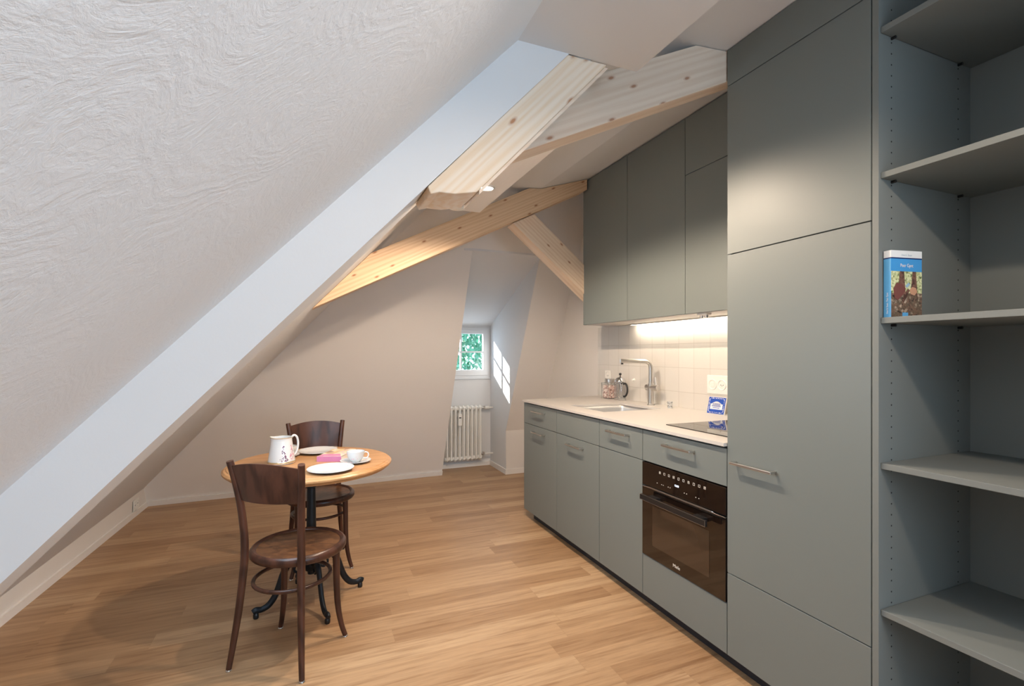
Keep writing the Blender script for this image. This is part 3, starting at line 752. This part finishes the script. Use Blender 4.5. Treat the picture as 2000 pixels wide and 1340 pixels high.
# blue and white ceramic tile leaning on the splashback
t = thing('ceramic_tile', 'blue and white painted ceramic tile leaning against the splashback', 'decorative tile', (2.268, 2.262, .937), R(6))
L_ = R(14)
def lean(bm): bmesh.ops.rotate(bm, verts=bm.verts, cent=(0, 0, 0), matrix=Matrix.Rotation(L_, 3, 'Y')); return bm
b = bm_new(); box(b, 0, .008, -.062, .062, 0.0, .105); link('slab', lean(b), M['delftwhite'], t, bevel=.001)
b = bm_new(); x0, x1 = -.0006, .0002
for (ya, yb_, za, zb_) in ((-.06, .06, .002, .016), (-.06, .06, .089, .103), (-.06, -.044, .016, .089), (.044, .06, .016, .089)): box(b, x0, x1, ya, yb_, za, zb_)
box(b, x0, x1, -.044, .044, .062, .089); box(b, x0, x1, -.044, .044, .016, .028)
link('blue_border', lean(b), M['delft'], t)
b = bm_new(); random.seed(8); x0, x1 = -.0012, -.0004
for k in range(34):
    a = 2 * PI * k / 34; y = .052 * max(-1, min(1, 1.3 * math.cos(a))); z = .0525 + .0437 * max(-1, min(1, 1.3 * math.sin(a)))
    lathe(b, [(random.uniform(.002, .0038), x0), (.001, x1)], 8, (0, y, z), axis='X')
for k in range(9):
    lathe(b, [(.0075, x0), (.0075, x1)], 14, (0, -.026 + k * .0065, .060 + .010 * math.sin(PI * k / 8)), axis='X')
link('white_flourish', lean(b), M['delftwhite'], t)
b = bm_new()
for k in range(7): box(b, -.0020, -.0012, -.026 + k * .008, -.023 + k * .008, .050, .066)
box(b, -.0014, -.0004, -.032, .032, .046, .049); box(b, -.0014, -.0004, -.024, .024, .036, .039)
link('blue_drawing', lean(b), M['delft'], t)

# ------------------------------------------------------------------ open shelving
t = thing('shelving_unit', 'sage green open shelving beside the tall cabinet, with adjustable shelves', 'shelves', (1.82, .45, 0))
SY_L, SY_R, SXB = .949, -.12, 2.063
zt = cz(XF) - .006
b = bm_new(); box(b, XF, SXB, .931, SY_L, 0, zt)
xh = (1.637, 1.991)
z = .14
while z < 2.5:
    for x in xh: lathe(b, [(.0026, .9305), (.0026, .9309)], 8, (x, 0, z), axis='Y', mi=1)
    z += .0335
link('side_panel', rel(b, t), [M['sage_in'], M['hole']], t)
b = bm_new(); box(b, XF, SXB, SY_R - .018, SY_R, 0, zt); link('side_panel', rel(b, t), M['sage_in'], t)
b = bm_new(); box(b, SXB, SXB + .015, SY_R - .018, SY_L, 0, zt); link('back_panel', rel(b, t), M['sage_in'], t)
b = bm_new(); box(b, XF + .002, SXB - .001, SY_R + .001, .930, 2.515, zt); link('top_panel', rel(b, t), M['sage_in'], t)
b = bm_new(); box(b, XF + .06, XF + .07, SY_R + .001, .930, 0, .075); link('plinth', rel(b, t), M['plinth'], t)
SH = [.095, .532, .973, 1.4105, 1.847, 2.285]
for i, z in enumerate(SH):
    b = bm_new(); box(b, XF + .009, SXB - .001, SY_R + .001, .930, z - .018, z); s = link('shelf', rel(b, t), M['sage_in'], t, bevel=.0012)
    if i:
        for x in xh:
            b = bm_new(); tube(b, [(x, .9305, z - .0225), (x, .918, z - .0225)], .0044, 10); link('shelf_pin', rel(b, t), M['black'], s)
# book on the shelf
t = thing('book', 'thick blue and white hardcover titled Peer Gynt standing on the shelf', 'book', (1.592, .9065, 1.4107), R(-10))
BW, BT, BH = .113, .0215, .199
b = bm_new(); box(b, 0, BW, .0, BT, 0, BH)     # cover on y=0, spine on x=0
link('block', b, M['paper'], t, bevel=.0008)
def flat(name, x0, x1, z0, z1, m, parent, y=-.0004, d=.0005):
    b = bm_new(); box(b, x0, x1, y - d, y + .0003, z0, z1); return link(name, b, M[m], parent)
b = bm_new(); box(b, -.0008, BW + .001, -.0008, .0, 0, BH); box(b, -.0008, 0, 0, BT + .0008, 0, BH); box(b, -.0008, BW + .001, BT, BT + .0008, 0, BH)
cv = link('cover', b, M['bookblue'], t)
b = bm_new(); box(b, -.0012, BW + .001, -.0012, -.0004, .178, BH); box(b, -.0012, -.0004, -.0004, BT, .178, BH); link('white_band', b, M['bookwhite'], cv)
b = bm_new(); box(b, -.0013, BW + .001, -.0013, -.0004, .1745, .178); box(b, -.0013, -.0004, -.0004, BT, .1745, .178); link('navy_line', b, M['navy'], cv)
b = bm_new(); box(b, -.0012, -.0004, -.0004, BT, 0, .1745); link('spine', b, M['bookspine'], cv)
p0 = -.0012
flat('picture_foliage', -.0005, BW, .070, .137, 'cov_leaf', cv, p0)
flat('picture_ground', -.0005, BW, .0, .072, 'cov_ground', cv, p0 - .0002)
b = bm_new()
for (xa, xb, xc, xd) in ((.030, .046, .024, .052), (.078, .090, .070, .096)):
    prism(b, [(xa, p0 - .0010, .137), (xb, p0 - .0010, .137), (xd, p0 - .0010, .066), (xc, p0 - .0010, .066)], (0, .0008, 0))
link('picture_trunks', b, M['cov_trunk'], cv)
def blob(name, pts, m, d):
    b = bm_new(); prism(b, [(x, p0 - d, z) for x, z in pts], (0, .0005, 0)); link(name, b, M[m], cv)
blob('picture_coat', [(.006, .085), (.018, .103), (.040, .098), (.052, .085), (.040, .066), (.022, .050), (.010, .058)], 'cov_coat', .0016)
blob('picture_face', [(.066, .082), (.076, .091), (.090, .088), (.094, .076), (.084, .066), (.070, .070)], 'cov_skin', .0016)
blob('picture_page', [(.050, .094), (.062, .104), (.068, .098), (.056, .088)], 'cov_page', .0018)
blob('picture_arm', [(.046, .070), (.060, .086), (.066, .080), (.052, .056), (.044, .044), (.040, .052)], 'cov_trunk', .0018)
flat('imprint_box', .040, .061, .001, .014, 'bookspine', cv, p0 - .0004)
text('title_text', 'Peer Gynt', .0145, M['bookwhite'], cv, (BW / 2, p0 - .0006, .150), (R(90), 0, 0), .0002, 'CENTER', .8)
text('author_text', 'Henrik Ibsen', .0095, M['greytext'], cv, (BW / 2, -.0016, .183), (R(90), 0, 0), .0002, 'CENTER', .8)
text('spine_text', 'Henrik Ibsen  Peer Gynt', .008, M['bookwhite'], cv, (-.0016, BT / 2 - .003, .010), (R(90), R(-90), R(-90)), .0002, 'LEFT', .8)

# ------------------------------------------------------------------ ceiling lamps
for i, (x, y, pw) in enumerate(SPOTS):
    lb = ['round recessed ceiling spot behind the viewer', 'round recessed ceiling spot above the shelving side', 'round recessed ceiling spot hidden behind the pale beam',
          'small glowing ceiling spot just right of the rafter timber end'][i]
    t = thing('ceiling_spot', lb, 'ceiling light', (x, y, 2.22), group=None)
    b = bm_new(); lathe(b, [(.034, -.0005), (.044, -.0005), (.042, -.006), (.034, -.008)], 32, closed=True); link('ring', b, M['plastic'], t, smooth=True)
    b = bm_new(); lathe(b, [(.001, -.002), (.033, -.002), (.033, -.004), (.001, -.004)], 32); link('lens', b, M['lampglow'], t)
    l = bpy.data.lights.new('spot', 'SPOT'); l.energy = pw * 9; l.spot_size = R(168); l.spot_blend = .35; l.shadow_soft_size = .028; l.color = WARM
    o = bpy.data.objects.new('ceiling_spot_light', l); C.objects.link(o); o.location = (x, y, 2.205)
t = thing('ceiling_plate', 'flat white unlit round plate at the end of the boxed ceiling', 'ceiling light', (.84, 2.93, 2.22))
b = bm_new(); lathe(b, [(.001, -.0005), (.05, -.0005), (.048, -.014), (.001, -.016)], 36); link('cover', b, M['plastic'], t, smooth=True)

# ------------------------------------------------------------------ bistro table
TC = Vector((0, 2.765, 0))
t = thing('bistro_table', 'round honey oak bistro table on a black cast iron pedestal', 'table', TC)
b = bm_new(); TR = .408; z = .74
lathe(b, [(.001, z), (TR - .022, z), (TR - .018, z - .004), (TR - .008, z - .006), (TR, z - .013), (TR, z - .020), (TR - .006, z - .027), (TR - .016, z - .031), (TR - .020, z - .038), (.001, z - .038)], 96)
link('tabletop', b, M['oaktop'], t, smooth=False)
b = bm_new(); lathe(b, [(.10, .701), (.10, .695), (.035, .68), (.024, .65), (.022, .62), (.028, .615), (.028, .605), (.021, .60), (.023, .45), (.027, .30), (.034, .285), (.034, .27), (.04, .262), (.044, .20), (.036, .175), (.02, .165), (.018, .15), (.001, .145)], 32)
link('column', b, M['iron'], t, smooth=True)
fa = math.atan2(2.691 - 2.765, -.258)
for k in range(4):
    a = fa + k * PI / 2; d = Vector((math.cos(a), math.sin(a), 0))
    prof = [(.035, .215), (.07, .245), (.105, .235), (.135, .19), (.155, .135), (.175, .085), (.205, .048), (.238, .036), (.262, .040), (.277, .034)]
    b = bm_new(); tube(b, catmull([tuple(d * r_ + Vector((0, 0, z_))) for r_, z_ in prof], 5), [.018, .017, .016, .015, .014, .014, .014, .013, .014, .012], 12, flat=(1.15, .85), up=(0, 0, 1) if False else None)
    lg = link('leg', b, M['iron'], t, smooth=True)
    b = bm_new(); p = d * .262; lathe(b, [(.011, 0), (.013, .004), (.013, .020), (.008, .028)], 16, (p.x, p.y, 0)); link('foot', b, M['black'], lg, smooth=True)
    b = bm_new(); tube(b, catmull([tuple(d * r_ + Vector((0, 0, z_))) for r_, z_ in ((.04, .185), (.065, .17), (.085, .19), (.078, .215))], 5), .006, 8); link('scroll', b, M['iron'], lg, smooth=True)

# ------------------------------------------------------------------ bentwood chair
def make_chair(label, loc, rz):
    t = thing('bentwood_chair', label, 'chair', loc, rz, 'bentwood chairs at the round table')
    SZ = .462
    b = bm_new(); lathe(b, [(.170, SZ - .012), (.176, SZ - .003), (.186, SZ), (.192, SZ - .003), (.199, SZ - .012), (.199, SZ - .028), (.193, SZ - .036), (.170, SZ - .036)], 64, closed=True)
    st = link('seat_rim', b, M['walnut'], t, smooth=True)
    b = bm_new(); lathe(b, [(.001, SZ - .009), (.05, SZ - .010), (.13, SZ - .012), (.174, SZ - .009), (.174, SZ - .02), (.001, SZ - .02)], 64); link('seat', b, M['seatwood'], t, smooth=True)
    def glide(lg, x, y):
        b = bm_new(); lathe(b, [(.001, 0), (.010, 0), (.012, .003), (.010, .007), (.005, .010)], 16, (x, y, 0)); link('foot_glide', b, M['chrome'], lg, smooth=True)
    for s in (-1, 1):
        pts = [(s * .168, -.222, .008), (s * .158, -.210, .10), (s * .145, -.193, .24), (s * .136, -.180, .38), (s * .133, -.175, .46), (s * .134, -.177, .56), (s * .143, -.189, .69), (s * .156, -.207, .80), (s * .165, -.220, .862)]
        b = bm_new(); tube(b, catmull(pts, 5), [.011, .0125, .0145, .0155, .016, .0155, .015, .0145, .014], 14)
        lg = link('back_leg', b, M['walnut'], t, smooth=True); glide(lg, s * .168, -.222)
        pts = [(s * .168, .098, .008), (s * .154, .090, .06), (s * .141, .084, .14), (s * .136, .081, .24), (s * .134, .080, .36), (s * .132, .080, .428)]
        b = bm_new(); tube(b, catmull(pts, 5), [.0105, .0115, .013, .0145, .016, .017], 14)
        lg = link('front_leg', b, M['walnut'], t, smooth=True); glide(lg, s * .168, .098)
    b = bm_new(); ring = []
    for k in range(40):
        a = 2 * PI * k / 40; ring.append((.155 * math.cos(a), .155 * math.sin(a) - .045, .330))
    tube(b, ring, .0085, 10, closed=True); link('stretcher', b, M['walnut'], t, smooth=True)
    # curved back board with an arched top
    b = bm_new(); nx, nz = 24, 6; front_, back_ = [], []
    for i in range(nx + 1):
        u = -1 + 2 * i / nx; colf, colb = [], []
        for j in range(nz + 1):
            w = j / nz; zb = .697; ztp = .842 + .022 * (1 - u * u)
            z = zb + (ztp - zb) * w
            hw = .137 + .022 * w; y = -.190 - .028 * w - .034 * (1 - u * u)
            colf.append(b.verts.new((u * hw, y + .004, z))); colb.append(b.verts.new((u * hw, y - .004, z)))
        front_.append(colf); back_.append(colb)
    for i in range(nx):
        for j in range(nz):
            b.faces.new((front_[i][j], front_[i][j + 1], front_[i + 1][j + 1], front_[i + 1][j]))
            b.faces.new((back_[i][j], back_[i + 1][j], back_[i + 1][j + 1], back_[i][j + 1]))
        for j in (0, nz): b.faces.new((front_[i][j], front_[i + 1][j], back_[i + 1][j], back_[i][j]))
    for i in (0, nx):
        for j in range(nz): b.faces.new((front_[i][j], back_[i][j], back_[i][j + 1], front_[i][j + 1]))
    link('backrest', b, M['walnut'], t, smooth=True)
    return t
ang = R(56)
ch = make_chair('dark bentwood chair in front of the round table, its back towards the viewer', (-.050, 2.378, 0), ang - PI / 2)
dup(ch, (.050, 3.185, 0), math.atan2(-.995, .10) - PI / 2, 'dark bentwood chair behind the round table, facing the viewer')

# ------------------------------------------------------------------ tableware
TZ = .7405
def dots(bm, cx_, cy_, z, r0, n, spread, seed):
    random.seed(seed)
    for k in range(n):
        a = random.uniform(-spread, spread); r_ = r0 + random.uniform(-.008, .008)
        lathe(bm, [(.0022, z), (.0015, z + .0006)], 7, (cx_ + r_ * math.cos(a), cy_ + r_ * math.sin(a), 0))
def plate(label, loc, r, group, rz=0, name='plate', cat='plate'):
    t = thing(name, label, cat, loc, rz, group)
    b = bm_new(); lathe(b, [(.001, 0), (r * .55, 0), (r * .62, .002), (r, .013), (r, .0155), (r * .64, .0065), (r * .58, .0045), (.001, .004)], 64); link('dish', b, M['porc'], t, smooth=True)
    b = bm_new(); dots(b, 0, 0, .0125, r * .85, 9, .6, 4); link('flower_print', b, M['flower_blue'], t)
    b = bm_new(); random.seed(2)
    for k in range(7):
        a = PI + random.uniform(-.5, .5); lathe(b, [(.003, .0115), (.002, .0122)], 7, (r * .83 * math.cos(a), r * .83 * math.sin(a), 0))
    link('leaf_print', b, M['flower_green'], t)
    return t
plate('white floral plate near the front edge of the round table', (.086, 2.493, TZ), .107, 'dinner plates', R(40))
plate('white floral plate at the back of the round table, behind the paperback', (.035, 2.985, TZ), .106, 'dinner plates', R(120))
def cup(label, loc, rz, group):
    t = thing('teacup', label, 'cup', loc, rz, group)
    b = bm_new(); lathe(b, [(.001, .002), (.018, .002), (.020, 0), (.022, .003), (.028, .008), (.038, .022), (.043, .040), (.045, .054), (.0435, .054), (.041, .040), (.036, .024), (.026, .010), (.001, .007)], 48); link('bowl', b, M['porc'], t, smooth=True)
    b = bm_new(); tube(b, catmull([(.041, 0, .046), (.052, 0, .050), (.063, 0, .044), (.064, 0, .030), (.054, 0, .018), (.037, 0, .018)], 6), .0032, 8); link('handle', b, M['porc'], t, smooth=True)
    b = bm_new(); random.seed(7)
    for k in range(26):
        a = random.choice([-1, 1]) * random.uniform(.3, 1.9); z = random.uniform(.018, .042); r_ = .0365 + (z - .022) * .3 + .0008
        if z < .022: r_ = .038
        m4 = Matrix.Translation((r_ * math.cos(a), r_ * math.sin(a), z)) @ Matrix.Rotation(a, 4, 'Z') @ Matrix.Rotation(PI / 2, 4, 'Y')
        bmesh.ops.create_circle(b, cap_ends=True, segments=7, radius=.0024, matrix=m4)
    link('flower_print', b, M['flower_pink'], t)
    return t
def saucer(label, loc, r, group):
    t = thing('saucer', label, 'saucer', loc, 0, group)
    b = bm_new(); lathe(b, [(.001, 0), (.028, 0), (.034, .003), (r, .012), (r, .0142), (.036, .0065), (.028, .0042), (.001, .004)], 56); link('dish', b, M['porc'], t, smooth=True)
    b = bm_new(); dots(b, 0, 0, .0108, r * .8, 16, PI, 11); link('flower_print', b, M['flower_pink'], t)
saucer('white saucer under the teacup at the right of the table', (.212, 2.634, TZ), .077, 'saucers')
cup('white floral teacup on its saucer at the right of the table, handle to the right', (.212, 2.634, TZ + .0045), R(-18), 'teacups')
saucer('white saucer half hidden behind the milk jug', (-.118, 2.922, TZ), .060, 'saucers')
cup('white floral teacup half hidden behind the milk jug', (-.118, 2.922, TZ + .0045), R(-100), 'teacups')

t = thing('book', 'pink paperback lying flat on the round table', 'book', (.0, 0, TZ), 0)
A, Bc, Cc, Dc = (.027, 2.730), (.144, 2.682), (.234, 2.864), (.117, 2.914)
t.location = (*A, TZ)
def bk(z0, z1, ins=0):
    b = bm_new(); ctr = Vector(((A[0] + Cc[0]) / 2, (A[1] + Cc[1]) / 2)); P_ = []
    for p in (A, Bc, Cc, Dc):
        v_ = Vector(p); d = (ctr - v_).normalized() * ins; v_ = v_ + d; P_.append((v_.x - A[0], v_.y - A[1], z0))
    prism(b, P_, (0, 0, z1 - z0)); return b
link('pages', bk(.001, .0265, .004), M['paper'], t)
link('back_cover', bk(0, .001), M['pink'], t)
link('front_cover', bk(.0265, .028), M['magazine'], t)
b = bm_new(); ab = Vector((Bc[0] - A[0], Bc[1] - A[1], 0)); nn = Vector((-ab.y, ab.x, 0)).normalized() * .002
prism(b, [(0, 0, .0), tuple(ab), tuple(ab + Vector((0, 0, .0275))), (0, 0, .0275)], tuple(-nn)); link('spine', b, M['pink'], t)
b = bm_new(); ad_ = Vector((Dc[0] - A[0], Dc[1] - A[1], 0)); p = ab * .05 + ad_ * .03
prism(b, [tuple(ab * .04 + ad_ * .03 + Vector((0, 0, .028))), tuple(ab * .96 + ad_ * .03 + Vector((0, 0, .028))), tuple(ab * .75 + ad_ * .32 + Vector((0, 0, .028))), tuple(ab * .04 + ad_ * .22 + Vector((0, 0, .028)))], (0, 0, .0004)); link('pink_cover_patch', b, M['pink'], t)

t = thing('milk_jug', 'white tapered porcelain jug with purple and pink flower print', 'jug', (-.141, 2.765, TZ))
H = .133
b = bm_new(); rings = []; n = 48
prof = [(.058, 0), (.064, .003), (.065, .012), (.062, .03), (.058, .06), (.053, .09), (.050, .115), (.050, .130), (.0515, H), (.0495, H), (.048, .128), (.050, .10), (.055, .06), (.060, .02), (.05, .008)]
lathe(b, prof, n)
for v_ in b.verts:
    if v_.co.z > .105:
        a = math.atan2(v_.co.y, v_.co.x); k = max(0, math.cos(a - PI)) ** 6 * (v_.co.z - .105) / .035
        v_.co.x *= 1 + .10 * k; v_.co.y *= 1 + .10 * k; v_.co.z += .008 * k
link('body', b, M['porc'], t, smooth=True)
b = bm_new(); lathe(b, [(.0512, H - .002), (.0522, H), (.0508, H + .0012), (.0494, H)], n, closed=True)
for v_ in b.verts:
    a = math.atan2(v_.co.y, v_.co.x); k = max(0, math.cos(a - PI)) ** 6; v_.co.x *= 1 + .10 * k; v_.co.y *= 1 + .10 * k; v_.co.z += .008 * k
link('gilt_rim', b, M['porcgold'], t, smooth=True)
b = bm_new(); lathe(b, [(.0652, .006), (.0662, .008), (.0662, .013), (.0648, .015)], n, closed=True)
link('gilt_foot_band', b, M['porcgold'], t, smooth=True)
b = bm_new(); q = Vector((.93, .35, 0)).normalized()
tube(b, catmull([tuple(q * r_ + Vector((0, 0, z))) for r_, z in ((.049, .128), (.062, .137), (.076, .125), (.082, .095), (.078, .062), (.068, .040), (.059, .035))], 6), .0055, 10)
link('handle', b, M['porc'], t, smooth=True)
def jr(z): return .0652 - (z - .012) * .0152 / .103 + .0006
random.seed(12)
for nm, mm, cnt, a0, a1 in (('flower_print', 'flower_purple', 46, -100, -55), ('flower_print', 'flower_pink', 34, -58, -10)):
    b = bm_new()
    for k in range(cnt):
        z = random.uniform(.018, .095); w = 1 - z / .11; ac = (a0 + a1) / 2 + random.uniform(-1, 1) * (a1 - a0) / 2 * w; a = R(ac); r_ = jr(z)
        m4 = Matrix.Translation((r_ * math.cos(a), r_ * math.sin(a), z)) @ Matrix.Rotation(a, 4, 'Z') @ Matrix.Rotation(PI / 2, 4, 'Y')
        bmesh.ops.create_circle(b, cap_ends=True, segments=7, radius=random.uniform(.0015, .0032), matrix=m4)
    link(nm, b, M[mm], t)
